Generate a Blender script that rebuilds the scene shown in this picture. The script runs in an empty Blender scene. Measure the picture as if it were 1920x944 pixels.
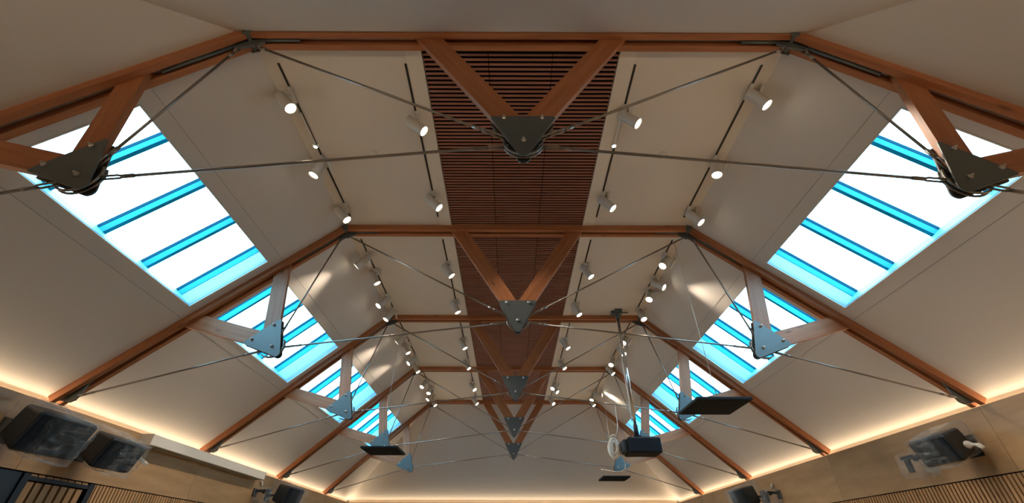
import bpy, bmesh, math, random
from mathutils import Vector, Matrix, noise as mnoise
random.seed(7)
sc = bpy.context.scene
C = sc.collection

# ------------------------------------------------------------------ camera
cam_data = bpy.data.cameras.new('camera')
cam_data.sensor_width = 36.0
cam_data.lens = 36.0 * 794.1161 / 1920.0
cam_data.clip_start = 0.02
cam = bpy.data.objects.new('camera', cam_data)
C.objects.link(cam)
PITCH, YAW, ROLL = 0.6249, -0.0027, 0.0012
cam.matrix_world = (Matrix.Translation((-0.0698, 0.0, 1.6)) @ Matrix.Rotation(YAW, 4, 'Z')
                    @ Matrix.Rotation(math.pi / 2 + PITCH, 4, 'X') @ Matrix.Rotation(ROLL, 4, 'Z'))
sc.camera = cam

# ------------------------------------------------------------------ exposure, sky, large lights
sc.view_settings.view_transform = 'Standard'
sc.view_settings.look = 'None'
sc.view_settings.gamma = 1.0
sc.view_settings.use_curve_mapping = False
sc.view_settings.exposure = 0.35
sc.cycles.use_denoising = True
sc.cycles.max_bounces = 8
sc.cycles.diffuse_bounces = 5
sc.cycles.sample_clamp_indirect = 6.0

SKY_STRENGTH = 1.9
SPOT_WATTS = 37.0
COVE_WATTS_PER_M = 1.6

world = bpy.data.worlds.new('sky')
sc.world = world
world.use_nodes = True
wn, wl = world.node_tree.nodes, world.node_tree.links
wn.clear()
wo = wn.new('ShaderNodeOutputWorld')
wb = wn.new('ShaderNodeBackground')
wt = wn.new('ShaderNodeTexCoord')
wns = wn.new('ShaderNodeTexNoise')
wns.inputs['Scale'].default_value = 3.0
wns.inputs['Detail'].default_value = 5.0
wr = wn.new('ShaderNodeValToRGB')
wr.color_ramp.elements[0].position = 0.35
wr.color_ramp.elements[0].color = (1.75, 3.15, 4.3, 1)
wr.color_ramp.elements[1].position = 0.62
wr.color_ramp.elements[1].color = (2.5, 3.7, 4.6, 1)
wl.new(wt.outputs['Generated'], wns.inputs['Vector'])
wl.new(wns.outputs['Fac'], wr.inputs['Fac'])
wl.new(wr.outputs['Color'], wb.inputs['Color'])
wb.inputs['Strength'].default_value = SKY_STRENGTH
wl.new(wb.outputs['Background'], wo.inputs['Surface'])

# ------------------------------------------------------------------ the measured place (metres)
KZ, EZ, EB, KX = 4.699, 2.7116, 4.1818, 2.0     # underside of chords at the knee / eaves
YS = [1.6406 + 2.2882 * i for i in range(5)]    # truss lines
COFF = 0.07                                     # ceiling sits on top of the chords
CZ = KZ + COFF
SDV = Vector((EB - KX, 0, EZ - KZ)); SL = SDV.length; SDV.normalize()
SNV = Vector((KZ - EZ, 0, EB - KX)).normalized()
Y_NEAR, Y_FAR = -0.70, 12.47                    # faces of the end walls
HALF = math.atan2(KZ - EZ, EB - KX) / 2
CKX = KX + COFF * math.tan(HALF)                # ceiling fold
RIB_Z = 2.185
TIMBER_GAP, TIMBER_W = 0.045, 0.045

# ------------------------------------------------------------------ helpers
def link(o):
    C.objects.link(o)
    return o

def mesh_obj(name, verts, faces, mat, parent=None, smooth=False):
    me = bpy.data.meshes.new(name)
    me.from_pydata([tuple(v) for v in verts], [], faces)
    me.validate()
    if smooth:
        for p in me.polygons:
            p.use_smooth = True
    if mat:
        me.materials.append(mat)
    o = bpy.data.objects.new(name, me)
    link(o)
    if parent:
        o.parent = parent
    return o

class MB:
    """collects shapes; build() links them as one mesh object"""
    def __init__(s):
        s.v, s.f, s.sm = [], [], []
    def add(s, vs, fs, smooth=False):
        n = len(s.v)
        s.v += [Vector(v) for v in vs]
        s.f += [tuple(i + n for i in f) for f in fs]
        s.sm += [smooth] * len(fs)
        return s
    def box(s, x0, x1, y0, y1, z0, z1, M=None):
        vs = [Vector((x, y, z)) for x in (x0, x1) for y in (y0, y1) for z in (z0, z1)]
        if M: vs = [M @ v for v in vs]
        return s.add(vs, [(0, 1, 3, 2), (4, 6, 7, 5), (0, 4, 5, 1), (2, 3, 7, 6), (0, 2, 6, 4), (1, 5, 7, 3)])
    def cham(s, x0, x1, y0, y1, z0, z1, c, M=None):
        """box with chamfered edges"""
        bm = bmesh.new()
        vs = [bm.verts.new((x, y, z)) for x in (x0, x1) for y in (y0, y1) for z in (z0, z1)]
        for f in [(0, 1, 3, 2), (4, 6, 7, 5), (0, 4, 5, 1), (2, 3, 7, 6), (0, 2, 6, 4), (1, 5, 7, 3)]:
            bm.faces.new([vs[i] for i in f])
        bmesh.ops.bevel(bm, geom=bm.edges[:], offset=c, segments=2, affect='EDGES', profile=0.5)
        bm.verts.index_update()
        V = [(M @ v.co) if M else v.co.copy() for v in bm.verts]
        F = [tuple(v.index for v in f.verts) for f in bm.faces]
        bm.free()
        return s.add(V, F)
    def tube(s, pts, r, n=8, caps=True):
        pts = [Vector(p) for p in pts]
        rs = r if isinstance(r, (list, tuple)) else [r] * len(pts)
        base = len(s.v)
        prev = None
        rings = []
        for i, p in enumerate(pts):
            if i == 0: d = pts[1] - pts[0]
            elif i == len(pts) - 1: d = pts[-1] - pts[-2]
            else: d = (pts[i + 1] - pts[i]).normalized() + (pts[i] - pts[i - 1]).normalized()
            if d.length < 1e-9: d = Vector((0, 0, 1))
            d.normalize()
            if prev is None:
                a = Vector((0, 0, 1)) if abs(d.z) < .9 else Vector((1, 0, 0))
                u = d.cross(a).normalized()
            else:
                u = (prev - d * prev.dot(d)).normalized()
            prev = u
            w = d.cross(u)
            rings.append([p + (u * math.cos(2 * math.pi * k / n) + w * math.sin(2 * math.pi * k / n)) * rs[i] for k in range(n)])
        V = [v for rg in rings for v in rg]
        F = []
        for i in range(len(rings) - 1):
            for k in range(n):
                a, b = i * n + k, i * n + (k + 1) % n
                F.append((a, b, b + n, a + n))
        s.add(V, F, True)
        if caps:
            m = len(V)
            s.f.append(tuple(base + k for k in reversed(range(n)))); s.sm.append(False)
            s.f.append(tuple(base + m - n + k for k in range(n))); s.sm.append(False)
        return s
    def prism(s, poly, y0, y1, M=None):
        """polygon in the xz plane extruded along y"""
        n = len(poly)
        vs = [Vector((x, y0, z)) for x, z in poly] + [Vector((x, y1, z)) for x, z in poly]
        if M: vs = [M @ v for v in vs]
        fs = [tuple(range(n)), tuple(reversed(range(n, 2 * n)))]
        fs += [(i, i + n, (i + 1) % n + n, (i + 1) % n) for i in range(n)]
        return s.add(vs, fs)
    def lathe(s, prof, M=None, n=20):
        """profile [(r, z)] spun about local z"""
        V, F = [], []
        for r, z in prof:
            for k in range(n):
                a = 2 * math.pi * k / n
                v = Vector((r * math.cos(a), r * math.sin(a), z))
                V.append(M @ v if M else v)
        for i in range(len(prof) - 1):
            for k in range(n):
                a, b = i * n + k, i * n + (k + 1) % n
                F.append((a, b, b + n, a + n))
        return s.add(V, F, True)
    def build(s, name, mat, parent=None, smooth=None, M=None):
        me = bpy.data.meshes.new(name)
        me.from_pydata([tuple(v) for v in s.v], [], s.f)
        for p, q in zip(me.polygons, s.sm):
            p.use_smooth = q if smooth is None else smooth
        bm = bmesh.new(); bm.from_mesh(me)
        bmesh.ops.recalc_face_normals(bm, faces=bm.faces[:])
        bm.to_mesh(me); bm.free()
        if mat: me.materials.append(mat)
        o = bpy.data.objects.new(name, me)
        link(o)
        if parent: o.parent = parent
        if M is not None: o.matrix_local = M
        return o

def thing(name, label, cat, loc=(0, 0, 0), group=None):
    o = bpy.data.objects.new(name, None)
    o.empty_display_size = 0.1
    link(o)
    o.location = loc
    tag(o, label, cat, group)
    return o

def tag(o, label, cat, group=None):
    o['label'] = label; o['category'] = cat
    if group: o['group'] = group
    return o

def struct(o):
    o['kind'] = 'structure'
    return o

def copy_tree(o, parent=None):
    c = o.copy(); C.objects.link(c)
    if parent is not None: c.parent = parent
    for ch in list(o.children):
        copy_tree(ch, c)
    return c

def rounded(poly, r, seg=4):
    """round the corners of a polygon [(x, z)]; r one radius or one per corner"""
    out = []
    n = len(poly)
    for i in range(n):
        p = Vector(poly[i]); a = Vector(poly[i - 1]); b = Vector(poly[(i + 1) % n])
        rr = r[i] if isinstance(r, (list, tuple)) else r
        if rr <= 0:
            out.append(tuple(p)); continue
        da, db = (a - p).normalized(), (b - p).normalized()
        h = math.acos(max(-1, min(1, da.dot(db)))) / 2
        t = rr / math.tan(h)
        c = p + (da + db).normalized() * (rr / math.sin(h))
        p0, p1 = p + da * t, p + db * t
        a0 = math.atan2(p0.y - c.y, p0.x - c.x); a1 = math.atan2(p1.y - c.y, p1.x - c.x)
        d = (a1 - a0 + math.pi) % (2 * math.pi) - math.pi
        for k in range(seg + 1):
            t2 = a0 + d * k / seg
            out.append((c.x + rr * math.cos(t2), c.y + rr * math.sin(t2)))
    return out

# ------------------------------------------------------------------ materials
def new_mat(name):
    m = bpy.data.materials.new(name); m.use_nodes = True
    return m, m.node_tree.nodes, m.node_tree.links, m.node_tree.nodes['Principled BSDF']

def plain(name, col, rough=0.5, metal=0.0, noise_amt=0.0, nscale=20, bump=0.0, spec=0.5):
    m, n, l, b = new_mat(name)
    b.inputs['Base Color'].default_value = (*col, 1)
    b.inputs['Roughness'].default_value = rough
    b.inputs['Metallic'].default_value = metal
    b.inputs['Specular IOR Level'].default_value = spec
    tc = n.new('ShaderNodeTexCoord'); nz = n.new('ShaderNodeTexNoise')
    nz.inputs['Scale'].default_value = nscale; nz.inputs['Detail'].default_value = 4
    l.new(tc.outputs['Object'], nz.inputs['Vector'])
    mx = n.new('ShaderNodeMix'); mx.data_type = 'RGBA'
    mx.inputs['A'].default_value = (*[c * (1 - noise_amt) for c in col], 1)
    mx.inputs['B'].default_value = (*[min(1, c * (1 + noise_amt)) for c in col], 1)
    l.new(nz.outputs['Fac'], mx.inputs['Factor'])
    l.new(mx.outputs['Result'], b.inputs['Base Color'])
    if bump:
        bp = n.new('ShaderNodeBump'); bp.inputs['Strength'].default_value = bump; bp.inputs['Distance'].default_value = 0.01
        l.new(nz.outputs['Fac'], bp.inputs['Height']); l.new(bp.outputs['Normal'], b.inputs['Normal'])
    return m

def wood(name, light, dark, scale=(1.0, 18, 18), rough=0.45, knots=True, vary=0.12, spec=0.4):
    """grain runs along the object's own x axis"""
    m, n, l, b = new_mat(name)
    tc = n.new('ShaderNodeTexCoord'); oi = n.new('ShaderNodeObjectInfo')
    add = n.new('ShaderNodeVectorMath'); add.operation = 'ADD'
    cmb = n.new('ShaderNodeCombineXYZ')
    mul = n.new('ShaderNodeMath'); mul.operation = 'MULTIPLY'; mul.inputs[1].default_value = 37.0
    l.new(oi.outputs['Random'], mul.inputs[0])
    for k in ('X', 'Y', 'Z'): l.new(mul.outputs[0], cmb.inputs[k])
    l.new(tc.outputs['Object'], add.inputs[0]); l.new(cmb.outputs[0], add.inputs[1])
    mp = n.new('ShaderNodeMapping'); mp.inputs['Scale'].default_value = scale
    l.new(add.outputs[0], mp.inputs['Vector'])
    nz = n.new('ShaderNodeTexNoise'); nz.inputs['Scale'].default_value = 1.6; nz.inputs['Detail'].default_value = 6
    nz.inputs['Roughness'].default_value = 0.6
    l.new(mp.outputs[0], nz.inputs['Vector'])
    r = n.new('ShaderNodeValToRGB')
    r.color_ramp.elements[0].position = 0.3; r.color_ramp.elements[0].color = (*dark, 1)
    r.color_ramp.elements[1].position = 0.68; r.color_ramp.elements[1].color = (*light, 1)
    l.new(nz.outputs['Fac'], r.inputs['Fac'])
    col = r.outputs['Color']
    if knots:
        mp2 = n.new('ShaderNodeMapping'); mp2.inputs['Scale'].default_value = (1.6, 5.0, 5.0)
        l.new(add.outputs[0], mp2.inputs['Vector'])
        vo = n.new('ShaderNodeTexVoronoi'); vo.inputs['Scale'].default_value = 1.5
        l.new(mp2.outputs[0], vo.inputs['Vector'])
        kr = n.new('ShaderNodeValToRGB')
        kr.color_ramp.elements[0].position = 0.06; kr.color_ramp.elements[0].color = (1, 1, 1, 1)
        kr.color_ramp.elements[1].position = 0.13; kr.color_ramp.elements[1].color = (0, 0, 0, 1)
        l.new(vo.outputs['Distance'], kr.inputs['Fac'])
        mx = n.new('ShaderNodeMix'); mx.data_type = 'RGBA'
        mx.inputs['B'].default_value = (*[c * 0.35 for c in dark], 1)
        ml = n.new('ShaderNodeMath'); ml.operation = 'MULTIPLY'; ml.inputs[1].default_value = 0.6
        l.new(kr.outputs['Color'], ml.inputs[0]); l.new(ml.outputs[0], mx.inputs['Factor'])
        l.new(col, mx.inputs['A']); col = mx.outputs['Result']
    hs = n.new('ShaderNodeHueSaturation')
    mr = n.new('ShaderNodeMapRange'); mr.inputs['To Min'].default_value = 1 - vary; mr.inputs['To Max'].default_value = 1 + vary
    l.new(oi.outputs['Random'], mr.inputs['Value']); l.new(mr.outputs[0], hs.inputs['Value'])
    l.new(col, hs.inputs['Color']); l.new(hs.outputs['Color'], b.inputs['Base Color'])
    b.inputs['Roughness'].default_value = rough
    b.inputs['Specular IOR Level'].default_value = spec
    bp = n.new('ShaderNodeBump'); bp.inputs['Strength'].default_value = 0.12; bp.inputs['Distance'].default_value = 0.004
    l.new(nz.outputs['Fac'], bp.inputs['Height']); l.new(bp.outputs['Normal'], b.inputs['Normal'])
    return m

def emit(name, col, strength):
    m = bpy.data.materials.new(name); m.use_nodes = True
    n, l = m.node_tree.nodes, m.node_tree.links
    n.clear()
    o = n.new('ShaderNodeOutputMaterial'); e = n.new('ShaderNodeEmission')
    e.inputs['Color'].default_value = (*col, 1); e.inputs['Strength'].default_value = strength
    l.new(e.outputs[0], o.inputs['Surface'])
    return m

def film(name, tint, base=0.05):
    """clear crumpled polythene: mostly see-through, whitish along its creases and edges"""
    m = bpy.data.materials.new(name); m.use_nodes = True
    n, l = m.node_tree.nodes, m.node_tree.links
    n.clear()
    o = n.new('ShaderNodeOutputMaterial'); mix = n.new('ShaderNodeMixShader'); tr = n.new('ShaderNodeBsdfTransparent')
    pb = n.new('ShaderNodeBsdfPrincipled')
    pb.inputs['Base Color'].default_value = (*tint, 1); pb.inputs['Roughness'].default_value = 0.12
    pb.inputs['Specular IOR Level'].default_value = 0.9
    tc = n.new('ShaderNodeTexCoord'); nz = n.new('ShaderNodeTexNoise')
    mp = n.new('ShaderNodeMapping'); mp.inputs['Scale'].default_value = (5.0, 2.2, 6.5); mp.inputs['Rotation'].default_value = (.5, .2, .4)
    l.new(tc.outputs['Object'], mp.inputs['Vector']); l.new(mp.outputs[0], nz.inputs['Vector'])
    nz.inputs['Scale'].default_value = 1.0; nz.inputs['Detail'].default_value = 2; nz.inputs['Distortion'].default_value = 1.2
    sb = n.new('ShaderNodeMath'); sb.operation = 'SUBTRACT'; sb.inputs[1].default_value = .5
    ab = n.new('ShaderNodeMath'); ab.operation = 'ABSOLUTE'
    l.new(nz.outputs['Fac'], sb.inputs[0]); l.new(sb.outputs[0], ab.inputs[0])
    cr = n.new('ShaderNodeMapRange'); cr.inputs['From Min'].default_value = 0.0; cr.inputs['From Max'].default_value = 0.022
    cr.inputs['To Min'].default_value = 0.24; cr.inputs['To Max'].default_value = base
    l.new(ab.outputs[0], cr.inputs['Value'])
    lw = n.new('ShaderNodeLayerWeight'); lw.inputs['Blend'].default_value = 0.25
    ma = n.new('ShaderNodeMath'); ma.operation = 'MULTIPLY_ADD'; ma.inputs[1].default_value = 0.35; ma.use_clamp = True
    l.new(lw.outputs['Facing'], ma.inputs[0]); l.new(cr.outputs[0], ma.inputs[2])
    bp = n.new('ShaderNodeBump'); bp.inputs['Strength'].default_value = 0.9; bp.inputs['Distance'].default_value = 0.06
    l.new(ab.outputs[0], bp.inputs['Height']); l.new(bp.outputs['Normal'], pb.inputs['Normal'])
    l.new(ma.outputs[0], mix.inputs['Fac'])
    l.new(tr.outputs[0], mix.inputs[1]); l.new(pb.outputs[0], mix.inputs[2]); l.new(mix.outputs[0], o.inputs['Surface'])
    return m

M_CEIL = plain('painted_ceiling', (0.64, 0.588, 0.53), 0.55, noise_amt=0.02, nscale=2)
M_CEILTRIM = plain('ceiling_trim', (0.70, 0.64, 0.56), 0.5, noise_amt=0.02)
M_REVEAL = plain('sky_tinted_reveal', (0.13, 0.40, 0.50), 0.45, noise_amt=0.02)  # white reveal, with the sky's cyan cast put into its colour
M_ALU = plain('grey_aluminium', (0.30, 0.32, 0.34), 0.4, 0.6)
M_GASK = plain('shaded_gasket', (0.002, 0.05, 0.085), 0.8, spec=0.05)  # shade on the glazing frame and the sky's teal cast, put into the colour
M_BAND = plain('reveal_band', (0.08, 0.20, 0.29), 0.5)  # grey trim, tinted with the blue of the sky light
M_BAR = plain('sky_tinted_bar', (0.015, 0.27, 0.34), 0.7, noise_amt=0.03, spec=0.1)  # teal stands for sky light on the bars, put into the base colour
M_FRAME = plain('dark_glazing_gasket', (0.06, 0.09, 0.11), 0.5)
M_TIMBER = wood('douglas_fir', (0.41, 0.160, 0.066), (0.28, 0.095, 0.037), (1.0, 16, 16))
M_SLAT = wood('red_slat_wood', (0.36, 0.165, 0.12), (0.27, 0.115, 0.08), (1.0, 20, 20), 0.5, False, 0.05)
M_BACK = plain('black_acoustic_felt', (0.020, 0.006, 0.004), 0.9, spec=0.1)
M_PLY = wood('plywood', (0.42, 0.275, 0.145), (0.30, 0.185, 0.092), (0.9, 5, 5), 0.32, False, 0.10, 0.5)
M_RIB = wood('oak_rib', (0.46, 0.27, 0.125), (0.31, 0.17, 0.075), (1.0, 20, 20), 0.45, False, 0.05)
M_FLOOR = wood('floor_boards', (0.36, 0.235, 0.13), (0.28, 0.17, 0.09), (1, 8, 8), 0.4, False)
M_PLATE = plain('grey_painted_steel', (0.10, 0.115, 0.115), 0.38, 0.2, 0.08, 30)
M_ROD = plain('steel_rod', (0.30, 0.27, 0.24), 0.32, 0.85, 0.1, 30)
M_BOLT = plain('zinc_bolt', (0.62, 0.60, 0.56), 0.28, 0.9)
M_BLACK = plain('black_powder_coat', (0.006, 0.009, 0.014), 0.6, noise_amt=0.2, spec=0.25)
M_CAB = plain('speaker_cabinet', (0.013, 0.022, 0.030), 0.55, noise_amt=0.2, nscale=60, bump=0.2)
M_GRILLE = plain('speaker_grille', (0.008, 0.014, 0.021), 0.8, spec=0.2, noise_amt=0.3, nscale=200, bump=0.4)
M_WHITE = plain('white_powder_coat', (0.60, 0.57, 0.52), 0.42)
M_CASING = plain('white_aluminium_casing', (0.66, 0.63, 0.57), 0.35, noise_amt=0.03)
M_CHROME = plain('chromed_tube', (0.75, 0.75, 0.74), 0.12, 1.0)
M_CABLE = plain('white_cable', (0.72, 0.68, 0.60), 0.4)
M_TRACK = plain('black_track', (0.010, 0.010, 0.010), 0.5)
M_DARK = plain('dark_navy_screen', (0.010, 0.016, 0.026), 0.35)
M_LENS = emit('lamp_lens', (1.0, 0.90, 0.72), 9.0)
M_LED = emit('led_strip', (1.0, 0.72, 0.40), 3.0)
M_FILM = film('clear_polythene', (0.48, 0.53, 0.57))
M_KNOT = film('gathered_polythene', (0.75, 0.72, 0.66), 0.5)
M_GLASS = bpy.data.materials.new('skylight_glass'); M_GLASS.use_nodes = True
_n, _l = M_GLASS.node_tree.nodes, M_GLASS.node_tree.links
_n.clear()
_o = _n.new('ShaderNodeOutputMaterial'); _m = _n.new('ShaderNodeMixShader'); _t = _n.new('ShaderNodeBsdfTransparent'); _g = _n.new('ShaderNodeBsdfGlossy')
_t.inputs['Color'].default_value = (0.88, 0.98, 1.0, 1); _g.inputs['Roughness'].default_value = 0.02; _m.inputs['Fac'].default_value = 0.04
_l.new(_t.outputs[0], _m.inputs[1]); _l.new(_g.outputs[0], _m.inputs[2]); _l.new(_m.outputs[0], _o.inputs['Surface'])

# ------------------------------------------------------------------ the room
def sp(side, s, off, y):
    """point on a roof slope: s down the slope from the knee, off above the chord undersides"""
    p = Vector((KX, y, KZ)) + SDV * s + SNV * off
    p.x *= side
    return p

XT = EB + 0.14                                      # outer face behind the cove trough
S_END = (XT - KX - SNV.x * COFF) / SDV.x            # where the slope ceiling meets it
S_K = (CKX - KX - SNV.x * COFF) / SDV.x             # where it meets the flat ceiling
Z_END = sp(1, S_END, COFF, 0).z
SKY_S0, SKY_S1, SKY_TOP = 0.862, 1.665, 0.50
SKY_Y = [(YS[i] + 0.185, YS[i + 1] - 0.172) for i in range(4)]
PX = 0.77                                           # half width of the slatted strip

floor = struct(MB().box(-XT, XT, Y_NEAR - 0.2, Y_FAR + 0.2, -0.05, 0).build('floor', M_FLOOR))

cb = MB()
# flat part with a hole for the slatted strip
ya, yb = YS[0], YS[4]
def quad(mb, a, b, c, d): mb.add([a, b, c, d], [(0, 1, 2, 3)])
PY0, PY1 = YS[0] + 0.0, YS[4] - 0.03
for sx in (-1, 1):
    quad(cb, (sx * PX, ya, CZ), (sx * CKX, ya, CZ), (sx * CKX, yb, CZ), (sx * PX, yb, CZ))
quad(cb, (-PX, PY1, CZ), (PX, PY1, CZ), (PX, yb, CZ), (-PX, yb, CZ))
# recess behind the slats
quad(cb, (-PX, PY0, CZ), (PX, PY0, CZ), (PX, PY0, CZ + .07), (-PX, PY0, CZ + .07))
quad(cb, (-PX, PY1, CZ), (PX, PY1, CZ), (PX, PY1, CZ + .07), (-PX, PY1, CZ + .07))
for sx in (-1, 1):
    quad(cb, (sx * PX, PY0, CZ), (sx * PX, PY1, CZ), (sx * PX, PY1, CZ + .07), (sx * PX, PY0, CZ + .07))
quad(cb, (-PX, PY0, CZ + .07), (PX, PY0, CZ + .07), (PX, PY1, CZ + .07), (-PX, PY1, CZ + .07))
for sx in (-1, 1):
    ycuts = [ya] + [v for ab in SKY_Y for v in ab] + [yb]
    scuts = [S_K, SKY_S0, SKY_S1, S_END]
    for i in range(len(ycuts) - 1):
        for j in range(3):
            if j == 1 and i % 2 == 1: continue
            quad(cb, sp(sx, scuts[j], COFF, ycuts[i]), sp(sx, scuts[j + 1], COFF, ycuts[i]),
                 sp(sx, scuts[j + 1], COFF, ycuts[i + 1]), sp(sx, scuts[j], COFF, ycuts[i + 1]))
# hipped ends
for yk, ye in ((ya, Y_NEAR - 0.14), (yb, Y_FAR + 0.14)):
    quad(cb, (-CKX, yk, CZ), (CKX, yk, CZ), (XT, ye, Z_END), (-XT, ye, Z_END))
    for sx in (-1, 1):
        cb.add([(sx * CKX, yk, CZ), (sx * XT, yk, Z_END), (sx * XT, ye, Z_END)], [(0, 1, 2)])
ceiling = struct(cb.build('ceiling', M_CEIL))
# pale margins beside the slatted strip
for sx in (-1, 1):
    for i in range(4):
        struct(MB().box(min(sx * PX, sx * (PX + .125)), max(sx * PX, sx * (PX + .125)), YS[i] + .07, YS[i + 1] - .07, CZ - .006, CZ + .001)
               .build('trim_%d' % (i + 1 + (4 if sx > 0 else 0)), M_CEILTRIM))

# walls: back panel, plywood sheets, shadow gap, ribbed cladding below
def wall(name, side):
    w = struct(MB().box(min(side * (XT), side * (XT + .05)), max(side * XT, side * (XT + .05)), Y_NEAR - .2, Y_FAR + .2, 0, Z_END)
               .build(name, M_BLACK))
    x0, x1 = EB, EB + 0.02
    edges = [Y_NEAR] + YS + [Y_FAR]
    for a, b in zip(edges, edges[1:]):
        L = (b - a) / 2 - 0.0015
        pl = MB().box(-L, L, -0.01, 0.01, -(EZ - RIB_Z) / 2, (EZ - RIB_Z) / 2).build('plywood_sheet', M_PLY, w)
        pl.matrix_local = Matrix.Translation((side * (x0 + .01), (a + b) / 2, (EZ + RIB_Z) / 2)) @ Matrix.Rotation(math.pi / 2, 4, 'Z')
    # cove trough behind the top of the plywood
    tr = MB().box(min(side * (x1), side * XT), max(side * x1, side * XT), Y_NEAR - .1, Y_FAR + .1, 2.67, 2.684).build('cove_shelf', M_CEIL, w)
    MB().box(min(side * (x0 + .006), side * (x1 + .03)), max(side * (x0 + .006), side * (x1 + .03)), Y_NEAR, Y_FAR, 0.1, RIB_Z - 0.012).build('backing_board', M_BACK, w)
    return w
wl_ = wall('wall_left', -1)
wr_ = wall('wall_right', 1)
def ribs(parent, side, y0, y1, pitch, width, z0, z1, depth=0.022):
    mb = MB()
    y = y0
    while y + width < y1:
        mb.box(z0, z1, y, y + width, 0, depth)
        y += pitch
    o = mb.build('ribbed_cladding', M_RIB, parent)
    # local x up, local y along the wall, local z out of the wall
    if side > 0: R = Matrix(((0, 0, -1, EB + .006), (0, 1, 0, 0), (1, 0, 0, 0), (0, 0, 0, 1)))
    else: R = Matrix(((0, 0, 1, -EB - .006), (0, 1, 0, 0), (1, 0, 0, 0), (0, 0, 0, 1)))
    o.matrix_local = R
    return o
ribs(wr_, 1, Y_NEAR, Y_FAR, 0.042, 0.028, 0.1, RIB_Z - 0.012)
ribs(wl_, -1, 4.74, Y_FAR, 0.042, 0.028, 0.1, RIB_Z - 0.012)
# left wall: framed bay of wide battens and a dark screen before it
ribs(wl_, -1, 4.07, 4.66, 0.085, 0.06, 0.1, 2.115)
fr = MB()
fr.box(-EB - .005, -EB + .035, 3.99, 4.05, 0.1, RIB_Z - .014).box(-EB - .005, -EB + .035, 4.675, 4.735, 0.1, RIB_Z - .014)
fr.box(-EB - .005, -EB + .030, 4.05, 4.675, 2.125, 2.155)
fr.build('batten_frame', M_DARK, wl_)
mb = MB()
for k in range(8): mb.box(-EB, -EB + .02, 4.06 + k * .077, 4.06 + k * .077 + .062, 2.157, 2.172)
mb.build('batten_reflections', M_RIB, wl_)  # reflections of the battens along the top, built as small blocks
MB().box(-EB - .004, -EB + .02, Y_NEAR, 3.985, 0.1, RIB_Z - .014).build('dark_screen', M_DARK, wl_)

def end_wall(name, y, side):
    w = struct(MB().box(-XT, XT, min(y + side * .14, y + side * .19), max(y + side * .14, y + side * .19), 0, Z_END).build(name, M_BLACK))
    for a, b in ((-EB, -1.4), (-1.4, 1.4), (1.4, EB)):
        L = (b - a) / 2 - 0.0015
        pl = MB().box(-L, L, -0.01, 0.01, -(EZ - RIB_Z) / 2, (EZ - RIB_Z) / 2).build('plywood_sheet', M_PLY, w)
        pl.matrix_local = Matrix.Translation(((a + b) / 2, y + side * .01, (EZ + RIB_Z) / 2))
    MB().box(-EB, EB, min(y + side * .02, y + side * .14), max(y + side * .02, y + side * .14), 2.67, 2.684).build('cove_shelf', M_CEIL, w)
    MB().box(-EB, EB, min(y + side * .005, y + side * .03), max(y + side * .005, y + side * .03), 0, RIB_Z - .012).build('lower_panel', M_RIB, w)
end_wall('wall_far', Y_FAR, 1)
end_wall('wall_near', Y_NEAR, -1)

# ------------------------------------------------------------------ cove lighting: real strips lying in the trough
COVE_TILT = math.radians(40)
def cove_light(name, loc, length, rot, label, flip=1):
    s = tag(MB().box(-length / 2, length / 2, -.006, .006, -.004, .004).build(name, M_LED), label, 'led strip', 'led strips in the cove')
    s.matrix_world = Matrix.Translation(loc) @ Matrix.Rotation(rot, 4, 'Z')
    la = bpy.data.lights.new('cove_glow', 'AREA')
    la.shape = 'RECTANGLE'; la.size = length; la.size_y = 0.012
    la.energy = COVE_WATTS_PER_M * length
    la.color = (1.0, 0.76, 0.50)
    lo = bpy.data.objects.new('cove_glow', la); link(lo)
    lo.parent = s
    la.spread = math.radians(128)
    # the profile throws its light up the slope: emission (-z) points back into the room at the pitch of the roof
    lo.matrix_local = Matrix.Translation((0, 0, .012)) @ Matrix.Rotation(flip * (math.pi / 2 + COVE_TILT), 4, 'X')
COVE_Z = 2.690
ym = (Y_NEAR + Y_FAR) / 2
cove_light('led_strip', (-EB - .045, ym, COVE_Z), Y_FAR - Y_NEAR, math.pi / 2, 'warm LED strip hidden in the cove above the left wall', -1)
cove_light('led_strip', (EB + .045, ym, COVE_Z), Y_FAR - Y_NEAR, math.pi / 2, 'warm LED strip hidden in the cove above the right wall', 1)
cove_light('led_strip', (0, Y_FAR + .045, COVE_Z), 2 * EB, 0, 'warm LED strip hidden in the cove above the far wall', -1)
cove_light('led_strip', (0, Y_NEAR - .045, COVE_Z), 2 * EB, 0, 'warm LED strip hidden in the cove above the near wall', 1)

# ------------------------------------------------------------------ skylights
def slope_matrix(side, y):
    """local x down the slope, local y along the room, local z outwards through the roof"""
    X = SDV.copy(); X.x *= side
    Z = SNV.copy(); Z.x *= side
    O = Vector((side * KX, y, KZ))
    return Matrix(((X.x, 0, Z.x, O.x), (X.y, 1, Z.y, O.y), (X.z, 0, Z.z, O.z), (0, 0, 0, 1)))

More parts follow.
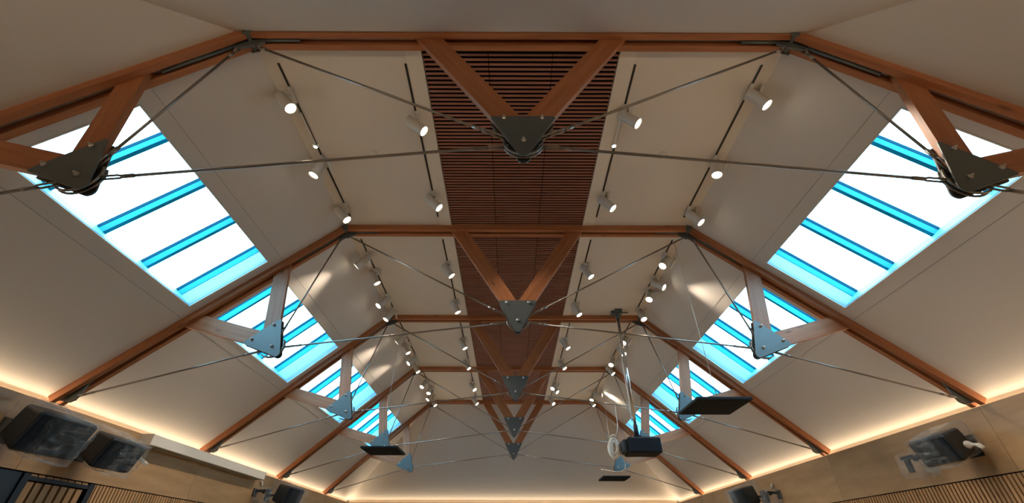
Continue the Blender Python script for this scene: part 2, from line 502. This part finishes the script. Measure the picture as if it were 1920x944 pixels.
def skylight(n, side, i):
    y0, y1 = SKY_Y[i]
    L = y1 - y0
    s0, s1 = SKY_S0, SKY_S1
    w = struct(bpy.data.objects.new('window_%d' % n, None)); link(w)
    w.matrix_world = slope_matrix(side, y0)
    ny0, ny1 = YS[i] + .10 - y0, YS[i] + 2.29 - y0      # the shaft splays out towards the glass
    def rect(off, out):
        k = (off - COFF) / (SKY_TOP - COFF)
        a0, a1 = s0 + (.845 - s0) * k - out, s1 + (1.735 - s1) * k + out
        b0, b1 = ny0 * k - out, L + (ny1 - L) * k + out
        return [(a0, b0, off), (a1, b0, off), (a1, b1, off), (a0, b1, off)]
    def collar(o0, o1, in_, out):
        A, B, C2, D = rect(o0, in_), rect(o1, in_), rect(o1, out), rect(o0, out)
        V = A + B + C2 + D
        F = []
        for k in range(4):
            j = (k + 1) % 4
            for q in range(4):
                F.append((q * 4 + k, q * 4 + j, ((q + 1) % 4) * 4 + j, ((q + 1) % 4) * 4 + k))
        return MB().add(V, F)
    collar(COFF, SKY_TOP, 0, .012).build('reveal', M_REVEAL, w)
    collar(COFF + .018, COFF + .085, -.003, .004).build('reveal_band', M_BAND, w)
    e = MB()
    q = 0.004
    e.box(s0 - .01, s0, -.01, L + .01, COFF - q, COFF + .002).box(s1, s1 + .01, -.01, L + .01, COFF - q, COFF + .002)
    e.box(s0, s1, -.01, 0, COFF - q, COFF + .002).box(s0, s1, L, L + .01, COFF - q, COFF + .002)
    e.build('edge_bead', M_CEILTRIM, w)
    sm = MB()                                        # fine joint round the lining boards
    g = 0.13
    sm.box(s0 - g, s0 - g + .004, -.1, L + .09, COFF - .0015, COFF + .002).box(s1 + g, s1 + g + .004, -.1, L + .09, COFF - .0015, COFF + .002)
    sm.build('lining_joint', M_ALU, w)
    MB().box(.835, 1.745, ny0 - .01, ny1 + .01, SKY_TOP, SKY_TOP + .01).build('pane', M_GLASS, w)
    for k in range(4):
        ly = YS[i] + .65 + .5295 * k - y0
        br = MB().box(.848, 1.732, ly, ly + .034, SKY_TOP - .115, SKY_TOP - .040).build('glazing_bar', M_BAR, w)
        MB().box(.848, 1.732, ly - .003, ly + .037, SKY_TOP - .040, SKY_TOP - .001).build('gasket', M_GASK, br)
for i in range(4):
    skylight(i + 1, -1, i)
for i in range(4):
    skylight(i + 5, 1, i)

# ------------------------------------------------------------------ slatted strip of the flat ceiling
BAYW = ['nearest bay', 'second bay', 'third bay', 'farthest bay']
for i in range(4):
    ypos = (YS[i] + YS[i + 1]) / 2
    t = thing('slatted_panel', 'red-brown slatted timber ceiling panel with black gaps, in the %s of the ridge' % BAYW[i], 'ceiling panel',
              (0, ypos, CZ + .045), 'slatted panels along the ridge')
    L = 2.2882 / 2
    L1 = L if i < 3 else L - .03
    MB().box(-PX + .002, PX - .002, -L, L1, .012, .02).build('backing_felt', M_BACK, t)
    for a, b in ((-PX + .006, -.255), (-.249, .249), (.255, PX - .006)):
        mb = MB(); bk = MB()
        y = -L + .01
        while y + .019 < L1:
            mb.box(a, b, y, y + .0165, -.045, -.033)
            bk.box(a, b, y + .002, y + .0145, -.033, -.003)
            y += .04
        mb.build('slat_module', M_SLAT, t)
        bk.build('slat_side_shade', M_BACK, t)  # upper part of each slat in black: shade on its sides put in as colour
    bt = MB()
    for x in (-.62, -.4, -.12, .12, .4, .62): bt.box(x - .012, x + .012, -L, L1, -.003, .012)
    bt.build('batten', M_BACK, t)

# ------------------------------------------------------------------ roof trusses
def M2(o, ex, ez):
    """frame in the truss plane: local x -> ex, local z -> ez (pairs), y stays"""
    return Matrix(((ex[0], 0, ez[0], o[0]), (0, 1, 0, 0), (ex[1], 0, ez[1], o[1]), (0, 0, 0, 1)))

HG = TIMBER_GAP / 2
def timbers(parent, name, x0, x1, M, ends=(0, 0)):
    """the pair of boards of one chord; local x along, z up from underside"""
    for y0 in (-HG - TIMBER_W, HG):
        mb = MB().prism([(x0, 0), (x1, 0), (x1 + ends[1], COFF), (x0 + ends[0], COFF)], y0, y0 + TIMBER_W)
        mb.build(name, M_TIMBER, parent, M=M)

def brace_set(parent, M, hw, h0, pin_gap=0.23):
    """V of two boards in the gap, gusset plates either side of its foot, bolts, strap; local x along the chord, z up"""
    d = Vector((0.19 - hw, -h0)).normalized()               # outer edge direction (right leg)
    wid = 0.155
    inner = hw - wid / abs(d.y)
    zi = -inner / abs(d.x) * abs(d.y)
    ztip = -h0 - 0.15
    xo = 0.19 + (ztip + h0) * (d.x / d.y)
    up = COFF - .004
    for sx in (-1, 1):
        k = d.x / d.y
        poly = [(hw + up * k, up), (xo, ztip), (0.002, ztip + .05), (0.002, zi), (inner + up * k, up)]
        poly = [(sx * x, z) for x, z in poly]
        # grain along the leg: build in the leg's own frame
        ang = math.atan2(d.y, sx * d.x)
        R = Matrix.Rotation(-ang, 4, 'Y')
        mb = MB().prism(poly, -HG + .001, HG - .001)
        Ri = R.inverted()
        mb.v = [Ri @ v for v in mb.v]
        mb.build('brace', M_TIMBER, parent, M=M @ R)
    tip = -h0 - 0.368
    poly = rounded([(-0.205, -h0), (0.205, -h0), (0.0, tip - .03)], [.016, .016, .034])
    pinz = -h0 - pin_gap
    for s, (y0, y1) in ((-1, (-HG - .008, -HG)), (1, (HG, HG + .008))):
        pl = MB().prism(poly, y0, y1).build('gusset_plate', M_PLATE, parent, M=M)
        for bx, bz in ((-.115, -h0 - .025), (.115, -h0 - .025), (0, pinz)):
            R = Matrix.Translation((bx, y0 if s < 0 else y1, bz)) @ Matrix.Rotation(math.pi / 2 * (1 if s < 0 else -1), 4, 'X')
            b = MB().lathe([(0, 0.026), (.006, .026), (.0075, .022), (.0075, .011), (.0135, .011), (.0145, .008), (.0145, 0)], R, 10)
            b.build('bolt', M_BOLT, pl)
    # curved strap slung under the foot between the plates
    st = MB()
    pts = []
    for k in range(13):
        a = math.pi * (1.08 + 0.84 * k / 12)
        pts.append((.118 * math.cos(a), 0, pinz + .03 + .125 * math.sin(a)))
    st.tube([(p[0], -.012, p[2]) for p in pts], .007, 6).tube([(p[0], .012, p[2]) for p in pts], .007, 6)
    st.build('strap', M_ROD, parent, M=M)
    return (0, pinz)

def rod(parent, p, q, gap_p=.09, gap_q=.09, r=.0085, fork_p=.2, fork_q=.2):
    p, q = Vector(p), Vector(q)
    d = (q - p).normalized()
    a, b = p + d * gap_p, q - d * gap_q
    o = MB().tube([a + d * (fork_p - .012), b - d * (fork_q - .012)], r, 8).build('tie_rod', M_ROD, parent)
    for e, s, F in ((a, 1, fork_p), (b, -1, fork_q)):
        f = MB()
        dd = d * s
        root = e + dd * F
        f.tube([root + dd * .03, root - dd * .03], .0115, 8)
        for y in (-1, 1):
            off = Vector((0, y * .011, 0))
            f.tube([root - dd * .02, root - dd * .05 + off, e + off], .0065, 6)
        f.build('clevis', M_ROD, o)
    return o

def make_truss():
    t = thing('roof_truss', '', 'roof truss', (0, YS[0], EZ), 'roof trusses')
    dz = KZ - EZ
    MT = M2((0, dz), (1, 0), (0, 1))
    tanh = math.tan(HALF)
    timbers(t, 'collar_beam', -KX, KX, MT, (-COFF * tanh, COFF * tanh))
    MS = {}
    for sx in (-1, 1):
        ex = (sx * SDV.x, SDV.z); ez = (sx * SNV.x, SNV.z)
        MS[sx] = M2((sx * KX, dz), ex, ez)
        timbers(t, 'rafter', 0.0, SL - .004, MS[sx], (-COFF * tanh, -COFF / math.tan(math.atan2(SDV.x, -SDV.z)) * 0))
    pc = Vector((0, 0, dz + brace_set(t, MT, 0.757, 0.918)[1]))
    pins = {}
    for sx in (-1, 1):
        Mv = MS[sx] @ Matrix.Translation((1.262, 0, 0))
        loc = brace_set(t, Mv, 0.555, 0.562)
        pins[sx] = Mv @ Vector((0.012, 0, loc[1]))
    # knee brackets: plate in the gap with a flange, plus the ears that take the rods
    for sx in (-1, 1):
        K = Vector((sx * KX, 0, dz))
        kb = MB()
        poly = [(K.x - sx * .11, K.z - .015), (K.x - sx * .05, K.z - .062), (K.x + sx * .005, K.z - .078), (K.x + sx * .055, K.z - .095),
                (K.x + sx * .1, K.z - .085), (K.x + sx * .11, K.z + .01), (K.x + sx * .05, K.z + .06), (K.x - sx * .02, K.z + .066)]
        kb.prism(poly, -.008, .008)
        Mb = Matrix.Translation(K) @ Matrix.Rotation(sx * HALF, 4, 'Y')
        kb.box(-.012, .012, -HG - TIMBER_W - .006, HG + TIMBER_W + .006, -.012, .0, Mb)
        kb.box(-.03, .03, -HG - TIMBER_W - .010, -HG - TIMBER_W, -.018, .065, Mb)
        kb.box(-.03, .03, HG + TIMBER_W, HG + TIMBER_W + .010, -.018, .065, Mb)
        kb.build('knee_bracket', M_PLATE, t)
        kr = K + Vector((-sx * .03, 0, -.05)); kr2 = K + Vector((sx * .05, 0, -.075))
        rod(t, kr, pc, .02, .10, fork_p=.09, fork_q=.22)
        rod(t, kr2, pins[sx], .02, .10, fork_p=.09, fork_q=.14)
        rod(t, pc, pins[sx], .09, .09, fork_p=.16, fork_q=.16)
        # eaves bracket and rod
        E = MS[sx] @ Vector((2.79, 0, -.045))
        eb = MB().prism([(2.64, 0.03), (2.93, 0.03), (2.89, -.015), (2.855, -.062), (2.81, -.075), (2.765, -.05), (2.71, -.008)], -.008, .008)
        eb.build('eaves_bracket', M_PLATE, t, M=MS[sx])
        rod(t, E, pins[sx], .015, .10, fork_p=.10, fork_q=.14)
        # slim steel rod lying in the chord gap beside each knee
        sl = MB()
        sl.tube([MS[sx] @ Vector((.08, 0, .012)), MS[sx] @ Vector((.62, 0, .012))], .011, 8)
        sl.tube([Vector((sx * (KX - .08), 0, dz + .012)), Vector((sx * (KX - .36), 0, dz + .012))], .011, 8)
        sl.build('anchor_rod', M_PLATE, t)
    return t

ORD = ['nearest', 'second nearest', 'middle', 'second farthest', 'farthest']
tr0 = make_truss()
for i in range(5):
    o = tr0 if i == 0 else copy_tree(tr0)
    o.location = (0, YS[i], EZ)
    o['label'] = '%s of the five timber roof trusses with steel gussets and tie rods' % ORD[i]

# ------------------------------------------------------------------ tracks and spotlights
SIDE = {(-1, 1): 'outer left', (-1, 0): 'inner left', (1, 0): 'inner right', (1, 1): 'outer right'}
TR_Z = CZ - .004
for i in range(4):
    for sx in (-1, 1):
        for out in (0, 1):
            x = sx * (1.915 if out else .91)
            y0, y1 = YS[i] + .21, YS[i + 1] - .22
            tr = tag(MB().box(-.0085, .0085, 0, y1 - y0, -.002, .0035).build('light_track', M_TRACK),
                     'thin black recessed light track, the %s one in the %s' % (SIDE[(sx, out)], BAYW[i]), 'light track', 'black light tracks')
            tr.location = (x, y0, TR_Z)

SPOTS = [
    (-1.915, -1.942, 2.126, 0.649, 0.103, -0.754),
    (-1.915, -1.935, 2.863, -0.293, 0.031, -0.956),
    (-1.915, -1.929, 3.549, 0.689, 0.1, -0.718),
    (-0.91, -0.905, 2.36, 0.795, 0.13, -0.593),
    (-0.91, -0.9, 3.353, 0.735, 0.092, -0.672),
    (0.91, 0.94, 2.283, 0.675, -0.079, -0.734),
    (0.91, 0.945, 3.356, 0.606, -0.071, -0.792),
    (1.915, 1.955, 2.081, 0.454, -0.03, -0.89),
    (1.915, 1.914, 2.848, -0.21, -0.024, -0.977),
    (1.915, 1.965, 3.582, 0.458, -0.172, -0.872),
    (-1.915, -1.965, 4.463, -0.677, 0.037, -0.735),
    (-1.915, -1.918, 4.852, 0.558, 0.181, -0.81),
    (-1.915, -1.965, 5.524, -0.476, -0.297, -0.828),
    (-1.915, -1.963, 5.942, -0.417, -0.182, -0.89),
    (-0.91, -0.904, 4.674, 0.624, 0.093, -0.776),
    (-0.91, -0.909, 5.681, 0.466, 0.046, -0.883),
    (0.91, 0.929, 4.692, 0.512, -0.081, -0.855),
    (0.91, 0.926, 5.765, 0.425, -0.15, -0.893),
    (1.915, 1.897, 4.461, -0.575, -0.246, -0.78),
    (1.915, 1.965, 5.016, 0.627, -0.4, -0.669),
    (1.915, 1.939, 5.318, -0.438, -0.323, -0.839),
    (1.915, 1.965, 5.923, 0.135, -0.368, -0.92),
    (-1.915, -1.965, 6.818, -0.681, -0.012, -0.733),
    (-1.915, -1.965, 7.257, 0.529, 0.013, -0.849),
    (-1.915, -1.965, 7.836, -0.617, -0.349, -0.705),
    (-1.915, -1.963, 8.234, 0.569, -0.035, -0.821),
    (-0.91, -0.921, 7.044, 0.503, -0.038, -0.863),
    (-0.91, -0.935, 8.046, 0.575, -0.092, -0.813),
    (0.91, 0.892, 7.045, 0.489, -0.171, -0.855),
    (0.91, 0.937, 8.033, 0.476, -0.196, -0.857),
    (1.915, 1.911, 6.885, -0.456, -0.52, -0.722),
    (1.915, 1.955, 7.357, 0.303, -0.493, -0.816),
    (1.915, 1.889, 7.893, -0.407, -0.489, -0.772),
    (1.915, 1.938, 8.341, 0.487, -0.284, -0.826),
    (-1.915, -1.965, 9.185, -0.301, -0.446, -0.843),
    (-1.915, -1.904, 9.604, -0.072, -0.416, -0.906),
    (-1.915, -1.965, 10.096, -0.505, -0.306, -0.807),
    (-1.915, -1.952, 10.542, 0.577, -0.116, -0.808),
    (-0.91, -0.918, 9.382, 0.59, -0.306, -0.747),
    (-0.91, -0.936, 10.434, 0.64, -0.175, -0.748),
    (0.91, 0.88, 9.3, -0.401, -0.456, -0.795),
    (0.91, 0.92, 9.56, 0.569, -0.399, -0.719),
    (0.91, 0.916, 10.437, 0.501, -0.425, -0.754),
    (1.915, 1.965, 9.938, 0.919, -0.366, -0.15),
    (1.915, 1.865, 10.1, -0.408, -0.347, -0.844),
    (1.915, 1.911, 10.525, 0.44, -0.299, -0.847),
]

def lamp_mats():
    pass
lens_light = bpy.data.lights.new('spot_beam', 'SPOT')
lens_light.energy = SPOT_WATTS
lens_light.color = (1.0, 0.84, 0.66)
lens_light.spot_size = math.radians(64)
lens_light.spot_blend = 1.0
lens_light.shadow_soft_size = 0.03

def make_spot():
    """local z is the aim of the lamp, origin in the middle of the can"""
    t = thing('spotlight', '', 'spotlight', (0, 0, 0), 'white track spotlights')
    MB().lathe([(0, -.1), (.040, -.1), (.046, -.094), (.047, .094), (.050, .1), (.046, .1), (.044, .088)], None, 24).build('can', M_WHITE, t)
    MB().lathe([(.0445, .089), (.030, .090), (0, .0905)], None, 24).build('lens', M_LENS, t)
    return t
spot0 = make_spot()
counts = {}
rank = {}
for s in SPOTS:
    bay = min(3, max(0, int((s[2] - YS[0]) / 2.2882)))
    rank.setdefault((bay, s[0]), []).append(s[2])
NUM = ['nearest', 'second nearest', 'third nearest', 'farthest']
first = True
for s in SPOTS:
    xt, x, y, dx, dy, dz_ = s
    bay = min(3, max(0, int((y - YS[0]) / 2.2882)))
    lst = sorted(rank[(bay, xt)])
    k = lst.index(y)
    out = 1 if abs(xt) > 1.5 else 0
    sx = 1 if xt > 0 else -1
    o = spot0 if first else copy_tree(spot0)
    first = False
    d = Vector((dx, dy, dz_)).normalized()
    z = d; xx = Vector((0, 1, 0)).cross(z).normalized(); yy = z.cross(xx)
    R = Matrix(((xx.x, yy.x, z.x, x), (xx.y, yy.y, z.y, y), (xx.z, yy.z, z.z, CZ - .115), (0, 0, 0, 1)))
    o.matrix_world = R
    o['label'] = 'lit white cylinder spotlight, %s of the %s track in the %s' % (NUM[k], SIDE[(sx, out)], BAYW[bay])
    # stem and track adapter of this lamp, modelled in its own frame
    Ri = R.inverted()
    P = Vector((xt, y, CZ - .004)); cc = Vector((x, y, CZ - .115))
    side = (cc - P); q = cc - d * .03
    ad = MB().tube([Ri @ (P + Vector((0, 0, -.022))), Ri @ (q + Vector((0, 0, .02)))], .008, 8)
    Mi = Ri @ Matrix.Translation(P)
    ad.cham(-.016, .016, -.075, .075, -.026, -.001, .004, Mi)
    ad.build('track_adapter', M_WHITE, o)
    lo = bpy.data.objects.new('beam', lens_light); link(lo)
    lo.parent = o
    lo.matrix_local = Matrix.Translation((0, 0, .104)) @ Matrix.Rotation(math.pi, 4, 'X')

# ------------------------------------------------------------------ tiny cool LEDs with a white gear strip in the track
M_COOL = emit('cool_led', (0.85, 0.97, 1.0), 14.0)
for x, y, ya_, yb_, lab in ((-1.925, 2.68, 2.30, 2.66, 'tiny cool white LED light on the outer left track in the nearest bay'),
                            (.900, 2.66, 2.37, 2.64, 'tiny cool white LED light on the inner right track in the nearest bay')):
    t = thing('led_downlight', lab, 'downlight', (x, y, CZ - .006))
    MB().cham(-.013, .013, ya_ - y, yb_ - y, -.012, .002, .003).build('gear_strip', M_WHITE, t)
    R = Matrix.Rotation(math.pi, 4, 'X')
    MB().lathe([(.024, -.002), (.024, .014), (.019, .017), (.017, .012)], R).build('bezel', M_WHITE, t)
    MB().lathe([(.017, .012), (.010, .014), (0, .0145)], R).build('lens', M_COOL, t)

# ------------------------------------------------------------------ smoke detectors
for sx, w_ in ((-1, 'left'), (1, 'right')):
    t = thing('smoke_detector', 'small round white smoke detector on the flat ceiling %s of the slatted strip' % w_, 'smoke detector', (sx * 1.40, 2.783, CZ))
    R = Matrix.Rotation(math.pi, 4, 'X')
    MB().lathe([(.047, 0), (.047, .008), (.040, .012)], R).lathe([(0, .012), (.040, .012)], R).build('base', M_WHITE, t)
    MB().lathe([(.032, .012), (.032, .024), (.026, .033), (0, .036)], R).build('sensor_cap', M_CEILTRIM, t)

# ------------------------------------------------------------------ hanging black panels
def panel(x, y, z, w, label, cable_at, cable_top, d=None):
    d = d or w
    t = thing('hanging_panel', label, 'ceiling panel', (x, y, z), 'black square panels hung on wires')
    MB().cham(-w / 2, w / 2, -d / 2, d / 2, 0, .028, .004).build('slab', M_BLACK, t)
    rim = MB()
    rim.box(-w / 2 + .012, w / 2 - .012, -d / 2 + .012, d / 2 - .012, -.002, .001)
    rim.build('face', M_GRILLE, t)
    cx, cy = cable_at
    MB().tube([(0, 0, .028), (0, 0, .05)], .02, 12).tube([(cx, cy, .045), (cx, cy, cable_top - z)], .0035, 6).build('suspension_wire', M_CABLE, t)
    MB().tube([(-w * .35, -d * .3, .03), (cx, cy, .06)], .002, 5).tube([(w * .35, -d * .3, .03), (cx, cy, .06)], .002, 5).tube([(0, d * .35, .03), (cx, cy, .06)], .002, 5).build('bridle', M_CABLE, t)
panel(1.93, 4.26, 2.79, .52, 'large black square panel hanging flat below the right side of the second truss', (.01, -.09), CZ)
panel(-1.93, 6.75, 2.845, .53, 'black square panel hanging flat in front of the left skylights', (-.02, -.08), CZ)
panel(1.99, 9.46, 2.85, .53, 'farthest and smallest black square panel, hanging just below the projector', (0, 0), CZ)

# ------------------------------------------------------------------ projector on its pole, cable coil
PXX, PYY = 1.62, 6.03
t = thing('projector', 'black projector hanging on a chromed drop pole at the right', 'projector', (PXX, PYY, 2.68))
bd = MB()
body = rounded([(-.19, 0), (.19, 0), (.25, .06), (.25, .215), (-.15, .215), (-.22, .15), (-.22, .03)], .015)
mb = MB().cham(-.17, .26, -.16, .16, 0, .19, .02)
mb.build('body', M_BLACK, t)
MB().cham(-.225, -.165, -.12, .14, .02, .17, .015).build('rear_cover', M_CAB, t)
R = Matrix.Translation((.12, .16, .10)) @ Matrix.Rotation(-math.pi / 2, 4, 'X')
MB().lathe([(.045, -.005), (.045, .018), (.038, .02), (.036, .008), (0, .012)], R).build('lens_barrel', M_GRILLE, t)
mt = MB().box(-.13, .2, -.10, -.07, .19, .205).box(-.13, .2, .07, .10, .19, .205).box(-.02, .02, -.10, .10, .205, .215)
mt.box(-.05, .05, -.05, .05, .2, .225).tube([(0, 0, .2), (0, 0, .37)], .03, 14)
mt.build('mounting_yoke', M_BLACK, t)
MB().tube([(0, 0, .33), (0, 0, CZ - 2.68 - .03)], .021, 16).build('drop_pole', M_CHROME, t)
cp = MB().box(-.10, .07, -.045, .045, CZ - 2.68 - .045, CZ - 2.68).box(-.055, .055, -.11, .11, CZ - 2.68 - .03, CZ - 2.68).tube([(0, 0, CZ - 2.68 - .13), (0, 0, CZ - 2.68 - .02)], .033, 14)
cp.tube([(.02, -.06, CZ - 2.68 - .05), (.15, -.06, CZ - 2.68 - .045)], .012, 8)
cp.build('ceiling_plate', M_PLATE, t)
hk = MB().tube([(.24, -.02, .15), (.275, -.02, .16), (.285, -.02, .12), (.27, -.02, .08)], .006, 6)
hk.build('hook', M_CHROME, t)
# white cable that winds loosely round the pole
pts = []
z = 3.10
while z < CZ - .16:
    u = (z - 3.0) * 5.2
    pts.append((PXX - .042 + .010 * math.sin(u), PYY - .012 + .018 * math.cos(u * .7), z)); z += .05
tag(MB().tube(pts, .006, 6).build('pole_cable', M_CABLE), 'thin white cable running loosely down the chromed projector pole', 'cable')
# coil
cx, cy, cz = 1.30, 6.08, 2.765
cc_ = MB()
rnd = random.Random(3)
path = []
for k in range(420):
    a = k * 0.42
    rr = .50 + .60 * abs(math.sin(k * .173))
    path.append((cx + (.055 + .012 * math.sin(k * .23)) * math.cos(a) * rr, cy + .035 * math.sin(k * .31), cz + .115 * math.sin(a) * rr))
cc_.tube(path, .0085, 6)
cc_.tube([(cx + .03 * math.cos(k * .5), cy + .05 * math.sin(k * .5), cz + .118 + .004 * k) for k in range(14)], .008, 6)
cl = thing('cable_coil', 'hank of white cable tied up beside the projector, its tail hanging down', 'cable', (cx, cy, cz))
co = cc_.build('coil', M_CABLE, cl, M=Matrix.Translation((-cx, -cy, -cz)))
tl = MB()
tl.tube([(1.43, 6.217, 3.375), (1.418, 6.19, 3.25), (1.405, 6.13, 3.05), (cx + .045, cy, cz + .14)], .006, 6)
tl.build('hanging_lead', M_CABLE, cl, M=Matrix.Translation((-cx, -cy, -cz)))
tl = MB()
tl.tube([(cx + .05, cy, cz + .02), (cx + .10, cy, cz - .08), (cx + .125, cy, cz - .18), (cx + .115, cy, cz - .24), (cx + .06, cy, cz - .275), (cx - .03, cy, cz - .275), (cx - .15, cy, cz - .255), (cx - .2, cy, cz - .25)], .0065, 6)
tl.build('tail', M_CABLE, cl, M=Matrix.Translation((-cx, -cy, -cz)))

# ------------------------------------------------------------------ long white casing on the left wall
t = thing('screen_casing', 'long white box-section casing fixed along the top of the left wall', 'casing', (-EB, 5.03, 2.60))
MB().cham(.001, .145, .012, 2.66, 0, .105, .004).build('housing', M_CASING, t)
MB().box(.0, .148, 0, .012, -.003, .108).build('end_cap', M_WHITE, t)
MB().box(.0, .148, 2.66, 2.672, -.003, .108).build('end_cap', M_WHITE, t)
MB().box(.05, .10, .05, 2.6, -.004, .0).build('screen_slot', M_ALU, t)

# ------------------------------------------------------------------ speakers wrapped in polythene
def wrap_mesh(w, d, h, grow, seed, amp):
    """crumpled bag round a box w x d x h"""
    bm = bmesh.new()
    bmesh.ops.create_cube(bm, size=1)
    bmesh.ops.subdivide_edges(bm, edges=bm.edges[:], cuts=20, use_grid_fill=True)
    for v in bm.verts:
        c = v.co
        p = Vector((c.x * (w + grow), c.y * (d + grow), c.z * (h + grow)))
        # pull in the corners and crumple
        m = max(abs(c.x), abs(c.y), abs(c.z)) * 2
        r = c.length / .866
        p *= 1 - .10 * max(0, r - .75)
        nv = mnoise.noise_vector(p * 9 + Vector((seed, seed * 2, 0)))
        rid = abs(mnoise.noise(p * 14 + Vector((seed * 3, 0, seed))))
        p += nv * amp + c.normalized() * (amp * .9 * (.5 - rid * 2))
        v.co = p
    me = bpy.data.meshes.new('bag'); bm.to_mesh(me); bm.free()
    for pl in me.polygons: pl.use_smooth = True
    return me

def speaker(label, loc, w, d, h, side, yaw, tilt, seed, tail=None, bracket=True, grow=.03):
    """w along the wall, d out from it, h tall; side -1 left wall, 1 right wall"""
    t = thing('wrapped_speaker', label, 'speaker', loc, 'speakers wrapped in clear polythene')
    # local x out of the wall into the room
    R = Matrix.Rotation((0 if side < 0 else math.pi) + yaw, 4, 'Z') @ Matrix.Rotation(tilt, 4, 'Y')
    hw, hh = w / 2, h / 2
    # cabinet narrows towards its back
    bm = MB()
    f = .72
    V = [(d / 2, -hw, -hh), (d / 2, hw, -hh), (d / 2, hw, hh), (d / 2, -hw, hh), (-d / 2, -hw * f, -hh * .85), (-d / 2, hw * f, -hh * .85), (-d / 2, hw * f, hh * .85), (-d / 2, -hw * f, hh * .85)]
    b2 = bmesh.new(); vs = [b2.verts.new(v) for v in V]
    for q in [(0, 1, 2, 3), (7, 6, 5, 4), (0, 4, 5, 1), (1, 5, 6, 2), (2, 6, 7, 3), (3, 7, 4, 0)]: b2.faces.new([vs[k] for k in q])
    bmesh.ops.bevel(b2, geom=b2.edges[:], offset=.03, segments=4, affect='EDGES', profile=.5)
    b2.verts.index_update()
    bm.add([v.co.copy() for v in b2.verts], [tuple(v.index for v in q.verts) for q in b2.faces]); b2.free()
    bm.build('cabinet', M_CAB, t, M=R)
    MB().cham(d / 2 - .002, d / 2 + .008, -hw + .02, hw - .02, -hh + .02, hh - .02, .004).build('grille', M_GRILLE, t, M=R)
    me = wrap_mesh(w, d, h, grow, seed, .016)
    me.materials.append(M_FILM)
    bag = bpy.data.objects.new('polythene_bag', me); link(bag); bag.parent = t; bag.matrix_local = R
    if tail:
        tb = MB()
        n = 9
        p0 = Vector(tail[0]); p1 = Vector(tail[1])
        pts = [p0.lerp(p1, k / n) + Vector(mnoise.noise_vector(Vector((k * 1.7, seed, 0)))) * .012 for k in range(n + 1)]
        rs = [.034, .028, .020, .013, .010, .013, .017, .020, .019, .012]
        tb.tube(pts, rs, 9)
        tb.build('bag_knot', M_KNOT, t)
    if bracket:
        br = MB()
        X = abs(abs(loc[0]) - EB)
        s = 1 if side < 0 else -1
        br.box(min(-s * (X - .002), -s * (X - .014)), max(-s * (X - .002), -s * (X - .014)), -.07, .07, -.09, .09)
        br.tube([(-s * (X - .01), 0, 0), (-s * d * .45, 0, 0)], .018, 10)
        br.build('wall_bracket', M_BLACK, t)
    return t
speaker('large wrapped black speaker at the left edge, nearest on the left wall', (-3.845, 3.66, 2.43), .50, .30, .30, -1, -.10, .38, 1, grow=.03)
speaker('wrapped black speaker on the left wall beside the white casing', (-3.895, 4.42, 2.42), .44, .28, .27, -1, -.05, .38, 5, ((.05, .25, .02), (.12, .36, -.06)))
speaker('crumple-wrapped grey speaker low on the left wall past the casing', (-3.85, 8.25, 2.44), .50, .26, .30, -1, -.1, .3, 9)
speaker('wrapped black speaker on the right wall with a knotted bag tail', (3.92, 4.20, 2.43), .40, .26, .24, 1, .05, .38, 13, ((.0, -.23, -.03), (.0, -.36, -.07)))
speaker('crumple-wrapped speaker low on the right wall at the bottom edge', (3.87, 8.15, 2.42), .46, .26, .30, 1, .1, .3, 17)

# small wrapped brackets waiting beside the speakers
def wrapped_bracket(label, loc, side, seed):
    t = thing('wall_bracket', label, 'bracket', loc, 'black swivel brackets in polythene')
    s = 1 if side < 0 else -1
    MB().cham(0, .014, -.055, .055, -.06, .06, .003, Matrix.Scale(s, 4, (1, 0, 0))).build('wall_plate', M_BLACK, t)
    mb = MB().tube([(0, 0, .02), (s * .10, 0, .03), (s * .16, 0, .0)], .020, 10)
    mb.box(min(s * .13, s * .19), max(s * .13, s * .19), -.03, .13, .015, .045)
    mb.box(min(s * .14, s * .17), max(s * .14, s * .17), .075, .125, -.10, .03)
    mb.build('swivel_arm', M_BLACK, t)
    me = wrap_mesh(.16, .24, .2, .02, seed, .014)
    me.materials.append(M_FILM)
    b = bpy.data.objects.new('polythene_bag', me); link(b); b.parent = t; b.location = (s * .125, .04, -.04)
wrapped_bracket('small black bracket in a clear bag on the right wall beside the knotted speaker', (EB, 4.70, 2.40), 1, 21)
wrapped_bracket('small black bracket on the left wall under the end of the casing', (-EB, 7.80, 2.43), -1, 25)
wrapped_bracket('small black bracket on the right wall beside the low speaker', (EB, 7.66, 2.40), 1, 29)
# white cable ends sticking out of the plywood
for x, y, z, lab in ((-EB, 7.9, 2.575, 'short white cable end on the left wall below the casing'), (EB, 7.76, 2.53, 'short white cable end on the right plywood above the low bracket')):
    s = 1 if x < 0 else -1
    e = tag(MB().tube([(0, 0, .03), (s * .02, 0, .02), (s * .03, .005, -.035)], .017, 8).build('cable_end', M_CABLE), lab, 'cable')
    e.location = (x, y, z)
